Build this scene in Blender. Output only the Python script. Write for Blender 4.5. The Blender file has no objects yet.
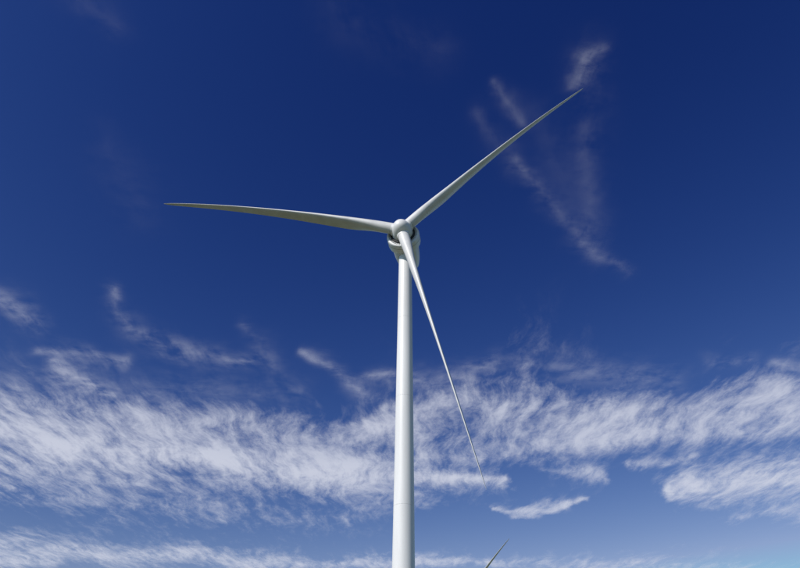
import bpy, math, numpy as np
from mathutils import Vector, Matrix
S=bpy.context.scene
S.view_settings.view_transform='Standard'; S.view_settings.look='None'
S.view_settings.exposure=0; S.view_settings.gamma=1
SUN_AZ=-132.0; SUN_EL=40.0

# ---------------------------------------------------------------- helpers
def new_mat(name):
    m=bpy.data.materials.new(name); m.use_nodes=True
    nt=m.node_tree; nt.nodes.clear(); return m,nt
def N(nt,t,**k):
    n=nt.nodes.new(t)
    for a,b in k.items(): setattr(n,a,b)
    return n
def mathn(nt,op,a,b=None,c=None,clamp=False):
    n=N(nt,'ShaderNodeMath',operation=op); n.use_clamp=clamp
    for i,v in enumerate((a,b,c)):
        if v is None: continue
        if isinstance(v,(int,float)): n.inputs[i].default_value=v
        else: nt.links.new(v,n.inputs[i])
    return n.outputs[0]
def paint(name,col,rough=0.4,dirt=0.12,scale=(0.6,0.6,0.08)):
    m,nt=new_mat(name); L=nt.links
    out=N(nt,'ShaderNodeOutputMaterial'); b=N(nt,'ShaderNodeBsdfPrincipled')
    tc=N(nt,'ShaderNodeTexCoord'); mp=N(nt,'ShaderNodeMapping'); mp.inputs['Scale'].default_value=scale
    L.new(tc.outputs['Object'],mp.inputs[0])
    n=N(nt,'ShaderNodeTexNoise'); n.inputs['Scale'].default_value=1; n.inputs['Detail'].default_value=8; n.inputs['Roughness'].default_value=.62
    L.new(mp.outputs[0],n.inputs[0])
    r=N(nt,'ShaderNodeValToRGB'); r.color_ramp.elements[0].position=.3; r.color_ramp.elements[1].position=.65
    r.color_ramp.elements[0].color=tuple(c*(1-dirt) for c in col)+(1,); r.color_ramp.elements[1].color=tuple(col)+(1,)
    L.new(n.outputs['Fac'],r.inputs[0]); L.new(r.outputs[0],b.inputs['Base Color'])
    rr=mathn(nt,'MULTIPLY_ADD',n.outputs['Fac'],.25,rough-.12); L.new(rr,b.inputs['Roughness'])
    L.new(b.outputs[0],out.inputs[0]); return m
def mesh_obj(name,V,F,mats,parent=None,smooth=True,autosm=None):
    me=bpy.data.meshes.new(name); me.from_pydata([tuple(v) for v in V],[],F); me.update()
    import bmesh
    bm=bmesh.new(); bm.from_mesh(me); bmesh.ops.recalc_face_normals(bm,faces=bm.faces); bm.to_mesh(me); bm.free()
    for m in (mats if isinstance(mats,list) else [mats]): me.materials.append(m)
    if smooth: me.polygons.foreach_set('use_smooth',[True]*len(me.polygons))
    if autosm: me.set_sharp_from_angle(angle=math.radians(autosm))
    o=bpy.data.objects.new(name,me); S.collection.objects.link(o)
    if parent: o.parent=parent
    return o
def lathe(prof,axis_o,axis_d,n=64):
    d=Vector(axis_d).normalized(); h=Vector((0,0,1)) if abs(d.z)<.9 else Vector((1,0,0))
    u=d.cross(h).normalized(); w=d.cross(u)
    V=[];F=[]
    for s,r in prof:
        for i in range(n):
            t=2*math.pi*i/n
            V.append(Vector(axis_o)+d*s+(u*math.cos(t)+w*math.sin(t))*max(r,1e-3))
    for j in range(len(prof)-1):
        for i in range(n):
            a=j*n+i;b=j*n+(i+1)%n
            F.append((a,b,b+n,a+n))
    F.append(tuple(range(n))); F.append(tuple(range((len(prof)-1)*n,len(prof)*n)))
    return V,F
def box(c,s,ax=None):
    ax=ax or (Vector((1,0,0)),Vector((0,1,0)),Vector((0,0,1)))
    V=[Vector(c)+ax[0]*(x*s[0]/2)+ax[1]*(y*s[1]/2)+ax[2]*(z*s[2]/2) for x in(-1,1) for y in(-1,1) for z in(-1,1)]
    return V,[(0,1,3,2),(4,6,7,5),(0,4,5,1),(2,3,7,6),(0,2,6,4),(1,5,7,3)]

# ---------------------------------------------------------------- materials
M_tower=paint('tower_paint',(.80,.795,.785),.42,.11,(.5,.5,.05))
M_blade=paint('blade_gelcoat',(.70,.695,.68),.38,.14,(.35,.35,.35))
M_nac=paint('nacelle_grp',(.79,.785,.775),.40,.12,(.5,.5,.5))
M_dark=paint('rubber_seal',(.03,.03,.032),.7,.3,(2,2,2))
M_grille=paint('cooling_grille',(.16,.165,.17),.6,.3,(3,3,3))
M_conc=paint('concrete',(.36,.35,.33),.85,.25,(1,1,1))
M_steel=paint('galvanised_steel',(.42,.43,.44),.45,.25,(2,2,2))

# ---------------------------------------------------------------- turbine
H=100.0;R=67.7
TILT=math.radians(7.06);CONE=math.radians(1.49)
def build_turbine(name,loc,yaw,phase,PITCH=76.0):
    root=bpy.data.objects.new(name,None); S.collection.objects.link(root)
    root.location=loc; root.rotation_euler=(0,0,yaw); root.empty_display_size=5
    a=Vector((0,-math.cos(TILT),math.sin(TILT)))
    e1=Vector((1,0,0)); e2=a.cross(e1)*-1
    if e2.z<0:e2=-e2
    hub=Vector((0,0,H))+a*5.0
    zt=96.4; prof=[]
    secs=[0.3,18,38,60,79,zt]
    def rad(z): return (4.45-(4.45-2.95)*(z/H)**1.0)/2
    prof.append((0.3,rad(0)+.12)); prof.append((.42,rad(0)+.12)); prof.append((.43,rad(.43)))
    for i in range(1,len(secs)):
        z0,z1=secs[i-1]+(.5 if i==1 else .05),secs[i]-.05
        for k in range(9):
            z=z0+(z1-z0)*k/8; prof.append((z,rad(z)))
        if i<len(secs)-1:
            z=secs[i]; prof+= [(z-.045,rad(z)+.006),(z-.012,rad(z)+.006),(z-.01,rad(z)-.012),(z+.01,rad(z)-.012),(z+.012,rad(z)+.006),(z+.045,rad(z)+.006)]
    V,F=lathe(prof,(0,0,0),(0,0,1),96)
    mesh_obj('tower',V,F,M_tower,root,autosm=30)
    V,F=lathe([(96.4,1.48),(96.45,1.72),(97.0,1.74),(97.05,1.62),(98.0,1.62)],(0,0,0),(0,0,1),64)
    mesh_obj('yaw_bearing_collar',V,F,M_nac,root,autosm=30)
    prof=[(-3.6,2.9),(-3.65,3.05),(-4.2,3.12),(-6,3.12),(-8,3.0),(-10,2.72),(-11.6,2.3),(-12.6,1.75),(-13.1,1.1),(-13.25,.4)]
    V,F=lathe(prof,hub,a,72); mesh_obj('nacelle_housing',V,F,M_nac,root,autosm=30)
    prof=[(-1.25,2.6),(-1.3,3.5),(-1.36,3.72),(-1.5,3.86),(-1.7,3.9),(-3.8,3.9),(-4.05,3.86),(-4.22,3.7),(-4.3,3.4),(-4.32,2.8)]
    V,F=lathe(prof,hub,a,96); mesh_obj('generator_ring',V,F,M_nac,root,autosm=35)
    V,F=lathe([(-2.52,3.905),(-2.52,3.92),(-2.46,3.92),(-2.46,3.905)],hub,a,96); mesh_obj('ring_seam',V,F,M_grille,root,autosm=30)
    V,F=lathe([(-1.32,2.3),(-1.32,3.0),(-1.0,2.95),(-1.0,2.3)],hub,a,96); mesh_obj('rotor_gap_seal',V,F,M_dark,root,autosm=30)
    VV=[];FF=[]
    for k in range(60):
        t=2*math.pi*k/60; d=(e1*math.cos(t)+e2*math.sin(t)); tt=(e2*math.cos(t)-e1*math.sin(t))
        V,F=box(hub+a*-1.24+d*3.2,(.5,.05,.10),(d,tt,a)); o=len(VV); VV+=V; FF+=[tuple(i+o for i in f) for f in F]
    mesh_obj('cooling_fins',VV,FF,M_grille,root,smooth=False)
    prof=[(-1.05,2.35)]+[(-1.0+3.9*math.sin(t),2.45*math.cos(t)**.85) for t in np.linspace(0,math.pi/2*.985,22)]
    V,F=lathe(prof,hub,a,72); mesh_obj('spinner',V,F,M_nac,root,autosm=40)
    top=hub-a*10+e2*2.7
    VV=[];FF=[]
    for dx in(-.7,.7):
        V,F=lathe([(0,.05),(2.0,.04)],top+e1*dx,(0,0,1),10); o=len(VV); VV+=V; FF+=[tuple(i+o for i in f) for f in F]
    V,F=box(top+Vector((0,0,1.5)),(1.6,.06,.06)); o=len(VV); VV+=V; FF+=[tuple(i+o for i in f) for f in F]
    mesh_obj('anemometer_mast',VV,FF,M_steel,root,smooth=False)
    st=[0.018,.03,.045,.06,.08,.10,.13,.16,.19,.22,.26,.31,.37,.44,.52,.60,.68,.76,.84,.90,.94,.97,.985,.995,1.0]
    ch_k=[(0,2.7),(.045,2.7),(.08,2.9),(.12,3.35),(.17,3.75),(.21,3.8),(.3,3.35),(.45,2.55),(.6,1.95),(.75,1.45),(.88,1.02),(.95,.72),(.98,.48),(.995,.24),(1,.08)]
    th_k=[(0,1.0),(.045,1.0),(.08,.88),(.12,.64),(.17,.46),(.21,.40),(.3,.34),(.45,.28),(.6,.24),(.8,.20),(1,.18)]
    tw_k=[(0,17),(.1,16),(.2,12),(.3,8.5),(.45,5),(.6,2.8),(.8,.8),(1,-.5)]
    rb_k=[(0,1),(.04,1),(.08,.8),(.13,.4),(.19,.08),(.23,0),(1,0)]
    ip=lambda K,x: float(np.interp(x,[k[0] for k in K],[k[1] for k in K]))
    fine=[]
    for i in range(len(st)-1):
        for j in range(3): fine.append(st[i]+(st[i+1]-st[i])*j/3)
    fine.append(1.0)
    npf=40
    for k in range(3):
        th=phase+k*2*math.pi/3
        dd=e1*math.cos(th)+e2*math.sin(th)
        tg=e1*math.sin(th)-e2*math.cos(th)
        d=dd*math.cos(CONE)+a*math.sin(CONE)
        V=[];F=[]
        for s in fine:
            av=lambda K: sum(ip(K,min(1,max(0,s+e))) for e in(-.012,0,.012))/3 if s<.93 else ip(K,s)
            c=av(ch_k);t=av(th_k);be=math.radians(av(tw_k)+PITCH);rb=av(rb_k)
            le=tg*math.cos(be)+a*math.sin(be); nm=a*math.cos(be)-tg*math.sin(be)
            cen=hub+d*(s*R)+a*(1.0*4*s*(1-s))+Vector((0,0,1))*(.6*4*s*(1-s))*abs(dd.dot(e1))
            x0=.5*rb+.32*(1-rb)
            for i in range(npf):
                ang=2*math.pi*i/npf
                x=(1-math.cos(ang))/2
                yt=5*t*(.2969*math.sqrt(x)-.126*x-.3516*x*x+.2843*x**3-.1015*x**4)+.004*x
                camb=.055*4*x*(1-x)*-1
                sg=1 if ang<=math.pi else -1
                if x>.999: yt=.004
                ya=camb*(1-rb)+sg*yt
                yc=.5*math.sin(ang)
                y=ya*(1-rb)+yc*rb*t
                V.append(cen+le*((x0-x)*c)+nm*(y*c))
        ns=len(fine)
        for j in range(ns-1):
            for i in range(npf):
                p=j*npf+i;q=j*npf+(i+1)%npf
                F.append((p,q,q+npf,p+npf))
        F.append(tuple(range(npf))); F.append(tuple(range((ns-1)*npf,ns*npf)))
        mesh_obj('blade_%d'%(k+1),V,F,M_blade,root,autosm=60)
        V,F=lathe([(0,1.5),(1.9,1.52),(2.35,1.5),(2.38,1.42)],hub,d,48)
        mesh_obj('blade_root_collar_%d'%(k+1),V,F,M_nac,root,autosm=30)
        V,F=lathe([(2.38,1.38),(2.48,1.38)],hub,d,48)
        mesh_obj('blade_root_seal_%d'%(k+1),V,F,M_dark,root,autosm=30)
    V,F=lathe([(-.3,6.0),(.22,6.0),(.3,5.9),(.3,.1)],(0,0,0),(0,0,1),72); mesh_obj('foundation_pad',V,F,M_conc,root,autosm=30)
    V,F=box((0,-2.28,2.6),(1.1,.14,2.3)); mesh_obj('door_frame',V,F,M_steel,root,smooth=False)
    V,F=box((0,-2.36,2.58),(.9,.06,2.1)); mesh_obj('door',V,F,M_grille,root,smooth=False)
    VV=[];FF=[]
    def add(V,F):
        o=len(VV); VV.extend(V); FF.extend([tuple(i+o for i in f) for f in F])
    add(*box((0,-3.05,1.4),(1.5,1.2,.06)))
    for k in range(6): add(*box((0,-3.85-.26*k,1.2-.19*k),(1.1,.26,.04)))
    for sx in(-.72,.72):
        for y in(-2.6,-3.6): add(*box((sx,y,1.4),(.05,.05,2.1)))
        add(*box((sx,-3.1,2.45),(.05,1.0,.05)))
    mesh_obj('access_stairs',VV,FF,M_steel,root,smooth=False)
    return root

YAW=math.radians(-10.59)
t1=build_turbine('wind_turbine',(1.19,122.1,0),YAW,math.radians(43.8))
t2=build_turbine('wind_turbine',(57.8,600.2,0),math.radians(-45),math.radians(40),100.0)

# ---------------------------------------------------------------- ground
def ground():
    V=[(0,100,0)];F=[];rs=[15,40,90,180,350,700,1500,3500,8000,20000,50000,110000];n=96
    rng=np.random.default_rng(3)
    for r in rs:
        for i in range(n):
            t=2*math.pi*i/n
            V.append((r*math.cos(t),100+r*math.sin(t),0 if r<1000 or r>30000 else float(rng.uniform(-1,1))*min(r*.0006,8)-2))
    for i in range(n): F.append((0,1+i,1+(i+1)%n))
    for j in range(len(rs)-1):
        for i in range(n):
            a=1+j*n+i;b=1+j*n+(i+1)%n; F.append((a,a+n,b+n,b))
    m,nt=new_mat('grass_field'); L=nt.links
    out=N(nt,'ShaderNodeOutputMaterial'); b=N(nt,'ShaderNodeBsdfPrincipled'); b.inputs['Roughness'].default_value=.95
    tc=N(nt,'ShaderNodeTexCoord')
    n1=N(nt,'ShaderNodeTexNoise'); n1.inputs['Scale'].default_value=.02; n1.inputs['Detail'].default_value=10
    n2=N(nt,'ShaderNodeTexNoise'); n2.inputs['Scale'].default_value=3; n2.inputs['Detail'].default_value=8
    L.new(tc.outputs['Object'],n1.inputs[0]);L.new(tc.outputs['Object'],n2.inputs[0])
    s=mathn(nt,'ADD',mathn(nt,'MULTIPLY',n1.outputs[0],.6),mathn(nt,'MULTIPLY',n2.outputs[0],.4))
    r=N(nt,'ShaderNodeValToRGB'); r.color_ramp.elements[0].position=.36; r.color_ramp.elements[1].position=.64
    r.color_ramp.elements[0].color=(.04,.055,.018,1); r.color_ramp.elements[1].color=(.13,.12,.05,1)
    L.new(s,r.inputs[0]);L.new(r.outputs[0],b.inputs['Base Color'])
    bp=N(nt,'ShaderNodeBump'); bp.inputs['Distance'].default_value=.1; L.new(n2.outputs[0],bp.inputs['Height']); L.new(bp.outputs[0],b.inputs['Normal'])
    L.new(b.outputs[0],out.inputs[0])
    mesh_obj('ground',V,F,m,smooth=False)
ground()
mg=paint('gravel',(.30,.28,.25),.95,.35,(2,2,2))
V=[];F=[]
pts=[(40,-60),(30,0),(22,60),(14,105),(9,117)]
for i,(x,y) in enumerate(pts): V+=[(x-2.4,y,.012),(x+2.4,y,.012)]
for i in range(len(pts)-1): F.append((2*i,2*i+1,2*i+3,2*i+2))
mesh_obj('gravel_track',V,F,mg,smooth=False)

# ---------------------------------------------------------------- clouds: thin cirrus sheet 6 km up, (azimuth, elevation) bearings as seen from the site
HC=6000.0
BANDS=[
(1.0,[(-46,17.4,2.6),(-38,17.8,2.8),(-32.9,18.2,3.0),(-25.7,19.0,2.9),(-17.6,19.4,2.5),(-8.9,19.3,2.2),(-0.7,19.1,1.9),(4,18.6,1.4),(10,18.1,.8)]),
(.60,[(-38,20.6,1.5),(-30,21.6,1.5),(-20,22.2,1.5),(-10,22.5,1.3),(-2,22.8,1.2),(3,22.0,1.4)]),
(.80,[(-3,23.2,.9),(.9,23.8,1.6),(6.7,24.8,2.7),(12.4,24.6,2.9),(18.4,22.9,2.3),(24.9,22.2,2.0),(29.8,22.2,2.1),(34,22.0,2.3),(42,21.5,2.2)]),
(.62,[(3,21.2,1.2),(10,21.1,1.2),(17,21.2,1.2),(24,20.8,1.0),(30,20.6,.8),(36,20.4,.8)]),
(1.0,[(22.4,16.9,.6),(26,17.0,1.3),(29,17.0,1.8),(32.1,16.7,1.9),(40,16,1.7)]),
(.80,[(8.6,16.15,.12),(12.5,16.35,.36),(14.5,16.45,.32),(16.4,16.6,.12)]),
(.60,[(13.3,19.1,.5),(15,18.8,.8),(17.6,17.9,.6)]),
(.55,[(20.0,18.8,.3),(23.9,18.5,.5),(25,18.9,.4)]),
(.5,[(27.0,14.1,.4),(31.2,13.8,.6),(38,13,.7)]),
(.80,[(-40,10.5,1),(-29.9,11.0,1.0),(-22,11.6,1.0),(-16,12.1,.9),(-8,12.2,.8),(-.3,12.0,.6),(8.4,11.8,.4)]),
(.55,[(8.4,11.8,.5),(16,11.9,.6),(24,11.2,.6),(31,10.4,.7)]),
(.30,[(-33,14.6,.9),(-25,15.0,1.1),(-15,15.4,1.0),(-5,15.8,.8)]),
(.6,[(-95,22,2),(-75,20,3),(-60,19,2.5)]),(.6,[(50,24,2),(70,26,3),(95,24,2)]),
]
WISPS=[
(.32,[(-38,28.6,.5),(-36.2,28.2,.7),(-33.5,27.2,.4)]),
(.34,[(-32.6,25.5,.25),(-29.5,26.0,.45),(-25.6,26.2,.3)]),
(.55,[(-30.8,24.9,.3),(-28.6,24.3,.6),(-25.6,23.5,.3)]),
(.28,[(-27.8,31.4,.3),(-26.8,29.8,.5),(-24.8,28.6,.6),(-21.3,27.8,.6),(-17.8,27.5,.5),(-14.0,27.8,.4)]),
(.12,[(-15.2,30.8,.4),(-13.6,28.6,.7),(-12.2,27.2,.6)]),
(.34,[(-9.6,29.0,.25),(-7.4,28.6,.4),(-5.2,27.8,.4),(-3.0,25.6,.45)]),
(.32,[(-2.6,27.2,.4),(1,26.8,.6),(4,26.7,.6),(7,27.8,.6),(10,28.3,.5)]),
(.28,[(28.4,26.1,.4),(30.6,25.6,.4)]),(.35,[(33.0,24.7,.4),(36,24.2,.6)]),
(.22,[(12,28.0,.6),(18,27.0,.7),(25,25.2,.6)]),
(.12,[(-34,23,1.0),(-20,24.6,1.0),(-10,25.2,.9)]),
(.11,[(12.4,51.8,.3),(14.4,50.4,.5),(15.2,48.4,.35)]),
(.05,[(10.2,49.8,.5),(12.4,46.8,.6),(14.2,44.6,.5)]),
(.14,[(13.8,45.6,.3),(15.4,43.4,.45),(17.4,40.9,.5),(19.3,38.6,.5),(21.4,36.2,.45),(24.0,34.2,.3)]),
(.26,[(22.8,50.6,.35),(24.7,51.7,.55),(27.0,52.4,.3)]),
(.07,[(25.8,52.4,.9),(23.8,49.6,1.0),(22.4,46.5,.9),(22.0,43,.8),(21.9,40,.7),(21.0,37.2,.5)]),
(.025,[(17.0,49.0,.8),(19,43,1.4),(20.5,38,1.0)]),
(.03,[(-9,57.5,1.4),(-2,56.6,1.4),(5,55.6,1.0)]),
(.07,[(-43,51.5,.9),(-40,51.0,.9),(-37,50,.6)]),
(.02,[(-33,42,1.2),(-30,40,1.8),(-28,37.5,1.2)]),
]
azs=np.arange(-100,100.01,.22); els=np.concatenate([np.arange(5,30,.14),np.arange(30,66,.25)])
AZ,EL=np.meshgrid(azs,els)
rng=np.random.default_rng(11)
def vnoise(x,y):
    G=rng.uniform(-1,1,(257,257))
    xi=np.floor(x).astype(int);yi=np.floor(y).astype(int);fx=x-xi;fy=y-yi
    fx=fx*fx*(3-2*fx);fy=fy*fy*(3-2*fy)
    g=lambda a,b:G[a%257,b%257]
    return (g(xi,yi)*(1-fx)+g(xi+1,yi)*fx)*(1-fy)+(g(xi,yi+1)*(1-fx)+g(xi+1,yi+1)*fx)*fy
def fbm(x,y,o=4,g=.55):
    s=0;a=1
    for k in range(o): s=s+a*vnoise(x*2**k+7.3*k,y*2**k+3.1*k); a*=g
    return s
wx=fbm(AZ/5,EL/2.6)*1.1; wy=fbm(AZ/6,EL/2.6)*.62
A2,E2=AZ+wx,EL+wy
def raster(strokes,pw,aw,ew):
    mask=np.zeros_like(AZ)
    for op,pl in strokes:
        m=np.zeros_like(AZ)
        for (a0,b0,w0),(a1,b1,w1) in zip(pl[:-1],pl[1:]):
            c=math.cos(math.radians((b0+b1)/2))
            px,py=(aw-a0)*c,ew-b0; dx,dy=(a1-a0)*c,b1-b0
            t=np.clip((px*dx+py*dy)/(dx*dx+dy*dy),0,1)
            w=w0+(w1-w0)*t
            dist=np.hypot(px-t*dx,py-t*dy)/w
            m=np.maximum(m,np.exp(-(dist*.85)**pw))
        mask=1-(1-mask)*(1-op*m)
    return mask
mband=raster(BANDS,2.0,A2,E2)
mw=raster(WISPS,1.4,AZ+wx*.6,EL+wy*.8)
rr=HC/np.tan(np.radians(EL))
X=rr*np.sin(np.radians(AZ));Y=rr*np.cos(np.radians(AZ))
V=np.stack([X.ravel(),Y.ravel(),np.full(X.size,HC)],1)
ny,nx=AZ.shape
idx=np.arange(ny*nx).reshape(ny,nx)
F=np.stack([idx[:-1,:-1].ravel(),idx[:-1,1:].ravel(),idx[1:,1:].ravel(),idx[1:,:-1].ravel()],1)
me=bpy.data.meshes.new('cirrus_clouds')
me.from_pydata(V.tolist(),[],F.tolist()); me.update()
for nm,arr in (('cloud_cover',mband),('cloud_wisp',mw)):
    at=me.attributes.new(nm,'FLOAT','POINT'); at.data.foreach_set('value',arr.ravel().astype(np.float32))
m,nt=new_mat('cirrus_ice_cloud'); L=nt.links
out=N(nt,'ShaderNodeOutputMaterial'); tc=N(nt,'ShaderNodeTexCoord')
km=N(nt,'ShaderNodeVectorMath',operation='SCALE'); km.inputs['Scale'].default_value=.001; L.new(tc.outputs['Object'],km.inputs[0])
wn=N(nt,'ShaderNodeTexNoise'); wn.inputs['Scale'].default_value=.5; wn.inputs['Detail'].default_value=2; L.new(km.outputs[0],wn.inputs[0])
ws=N(nt,'ShaderNodeVectorMath',operation='SUBTRACT'); L.new(wn.outputs['Color'],ws.inputs[0]); ws.inputs[1].default_value=(.5,.5,.5)
wm=N(nt,'ShaderNodeVectorMath',operation='SCALE'); wm.inputs['Scale'].default_value=.9; L.new(ws.outputs[0],wm.inputs[0])
wa=N(nt,'ShaderNodeVectorMath',operation='ADD'); L.new(km.outputs[0],wa.inputs[0]); L.new(wm.outputs[0],wa.inputs[1])
def nz(scale,rot,det,rough,src=wa):
    mp=N(nt,'ShaderNodeMapping'); mp.inputs['Scale'].default_value=scale; mp.inputs['Rotation'].default_value=(0,0,math.radians(rot))
    L.new(src.outputs[0],mp.inputs[0])
    n=N(nt,'ShaderNodeTexNoise',noise_dimensions='2D'); n.inputs['Scale'].default_value=1; n.inputs['Detail'].default_value=det; n.inputs['Roughness'].default_value=rough
    L.new(mp.outputs[0],n.inputs[0]); return n.outputs['Fac']
big=nz((.5,.22,1),0,2,.5)
fib=nz((2.7,.55,1),-8,5.5,.62)
mot=nz((2.3,1.05,1),18,6.5,.72)
nn=mathn(nt,'ADD',mathn(nt,'MULTIPLY',big,.32),mathn(nt,'ADD',mathn(nt,'MULTIPLY',fib,.30),mathn(nt,'MULTIPLY',mot,.38)))
nn=mathn(nt,'MULTIPLY',mathn(nt,'SUBTRACT',nn,.5),4.9)
da=N(nt,'ShaderNodeAttribute',attribute_name='cloud_cover'); dn=da.outputs['Fac']
v=mathn(nt,'ADD',mathn(nt,'MULTIPLY',dn,1.42),mathn(nt,'SUBTRACT',nn,.38))
mr=N(nt,'ShaderNodeMapRange',interpolation_type='SMOOTHSTEP'); mr.inputs['From Min'].default_value=-.25; mr.inputs['From Max'].default_value=1.5
L.new(v,mr.inputs['Value'])
gate=mathn(nt,'POWER',dn,.5)
ab=mathn(nt,'MULTIPLY',mathn(nt,'MULTIPLY',mr.outputs[0],gate),.88,clamp=True)
wd=N(nt,'ShaderNodeAttribute',attribute_name='cloud_wisp').outputs['Fac']
wf=nz((1.6,2.6,1),-35,5,.6); wl=nz((1.3,.45,1),-20,5.5,.64)
wv=mathn(nt,'ADD',mathn(nt,'MULTIPLY',wf,.4),mathn(nt,'MULTIPLY',wl,.6))
mr2=N(nt,'ShaderNodeMapRange',interpolation_type='SMOOTHSTEP'); mr2.inputs['From Min'].default_value=.34; mr2.inputs['From Max'].default_value=.68
L.new(wv,mr2.inputs['Value'])
aw=mathn(nt,'MULTIPLY',mathn(nt,'MULTIPLY',wd,mr2.outputs[0]),.95,clamp=True)
al=mathn(nt,'SUBTRACT',1.0,mathn(nt,'MULTIPLY',mathn(nt,'SUBTRACT',1.0,ab),mathn(nt,'SUBTRACT',1.0,aw)),clamp=True)
tr=N(nt,'ShaderNodeBsdfTransparent'); tl=N(nt,'ShaderNodeBsdfTranslucent'); tl.inputs[0].default_value=(.83,.85,.87,1)
df=N(nt,'ShaderNodeBsdfDiffuse'); df.inputs[0].default_value=(.8,.8,.8,1)
mx0=N(nt,'ShaderNodeMixShader'); mx0.inputs[0].default_value=.16; L.new(tl.outputs[0],mx0.inputs[1]); L.new(df.outputs[0],mx0.inputs[2])
mx=N(nt,'ShaderNodeMixShader'); L.new(al,mx.inputs[0]); L.new(tr.outputs[0],mx.inputs[1]); L.new(mx0.outputs[0],mx.inputs[2])
L.new(mx.outputs[0],out.inputs[0])
me.materials.append(m)
co=bpy.data.objects.new('cirrus_clouds',me); S.collection.objects.link(co)

# ---------------------------------------------------------------- sky + sun
w=bpy.data.worlds.new('sky'); S.world=w; w.use_nodes=True; nt=w.node_tree; nt.nodes.clear(); L=nt.links
out=nt.nodes.new('ShaderNodeOutputWorld'); bg=nt.nodes.new('ShaderNodeBackground')
sk=nt.nodes.new('ShaderNodeTexSky'); sk.sky_type='NISHITA'; sk.sun_disc=False
sk.sun_elevation=math.radians(SUN_EL); sk.sun_rotation=math.radians(SUN_AZ)
sk.air_density=1.0; sk.dust_density=.3; sk.ozone_density=4.0; sk.altitude=300
STR=.08
bg.inputs['Strength'].default_value=STR
sp=N(nt,'ShaderNodeSeparateColor'); cb=N(nt,'ShaderNodeCombineColor'); L.new(sk.outputs[0],sp.inputs[0])
for i,(ref,outv,g) in enumerate([(.14,.132,2.6),(.28,.29,2.02),(.52,.61,1.33)]):
    v=mathn(nt,'POWER',mathn(nt,'MULTIPLY',sp.outputs[i],STR/ref),g)
    v=mathn(nt,'MINIMUM',v,2.0)
    L.new(mathn(nt,'MULTIPLY',v,outv/STR),cb.inputs[i])
L.new(cb.outputs[0],bg.inputs[0]); L.new(bg.outputs[0],out.inputs[0])
sl=bpy.data.lights.new('sun','SUN'); sl.energy=4.1; sl.angle=math.radians(.53); sl.color=(1,.955,.91)
so=bpy.data.objects.new('sun',sl); S.collection.objects.link(so)
az,el=math.radians(SUN_AZ),math.radians(SUN_EL)
sd=Vector((math.sin(az)*math.cos(el),math.cos(az)*math.cos(el),math.sin(el)))
so.rotation_euler=sd.to_track_quat('Z','Y').to_euler(); so.location=(-60,-60,150)

# ---------------------------------------------------------------- camera
cd=bpy.data.cameras.new('camera'); cam=bpy.data.objects.new('camera',cd); S.collection.objects.link(cam); S.camera=cam
cd.sensor_width=36; cd.lens=36*650.1/800; cd.clip_start=.2; cd.clip_end=300000
p=math.radians(35.449); r=math.radians(-.654)
R0=Vector((1,0,0));U0=Vector((0,-math.sin(p),math.cos(p)));FW=Vector((0,math.cos(p),math.sin(p)))
rt=R0*math.cos(r)-U0*math.sin(r); up=R0*math.sin(r)+U0*math.cos(r)
mt=Matrix((rt,up,-FW)).transposed().to_4x4(); mt.translation=Vector((0,0,1.7)); cam.matrix_world=mt
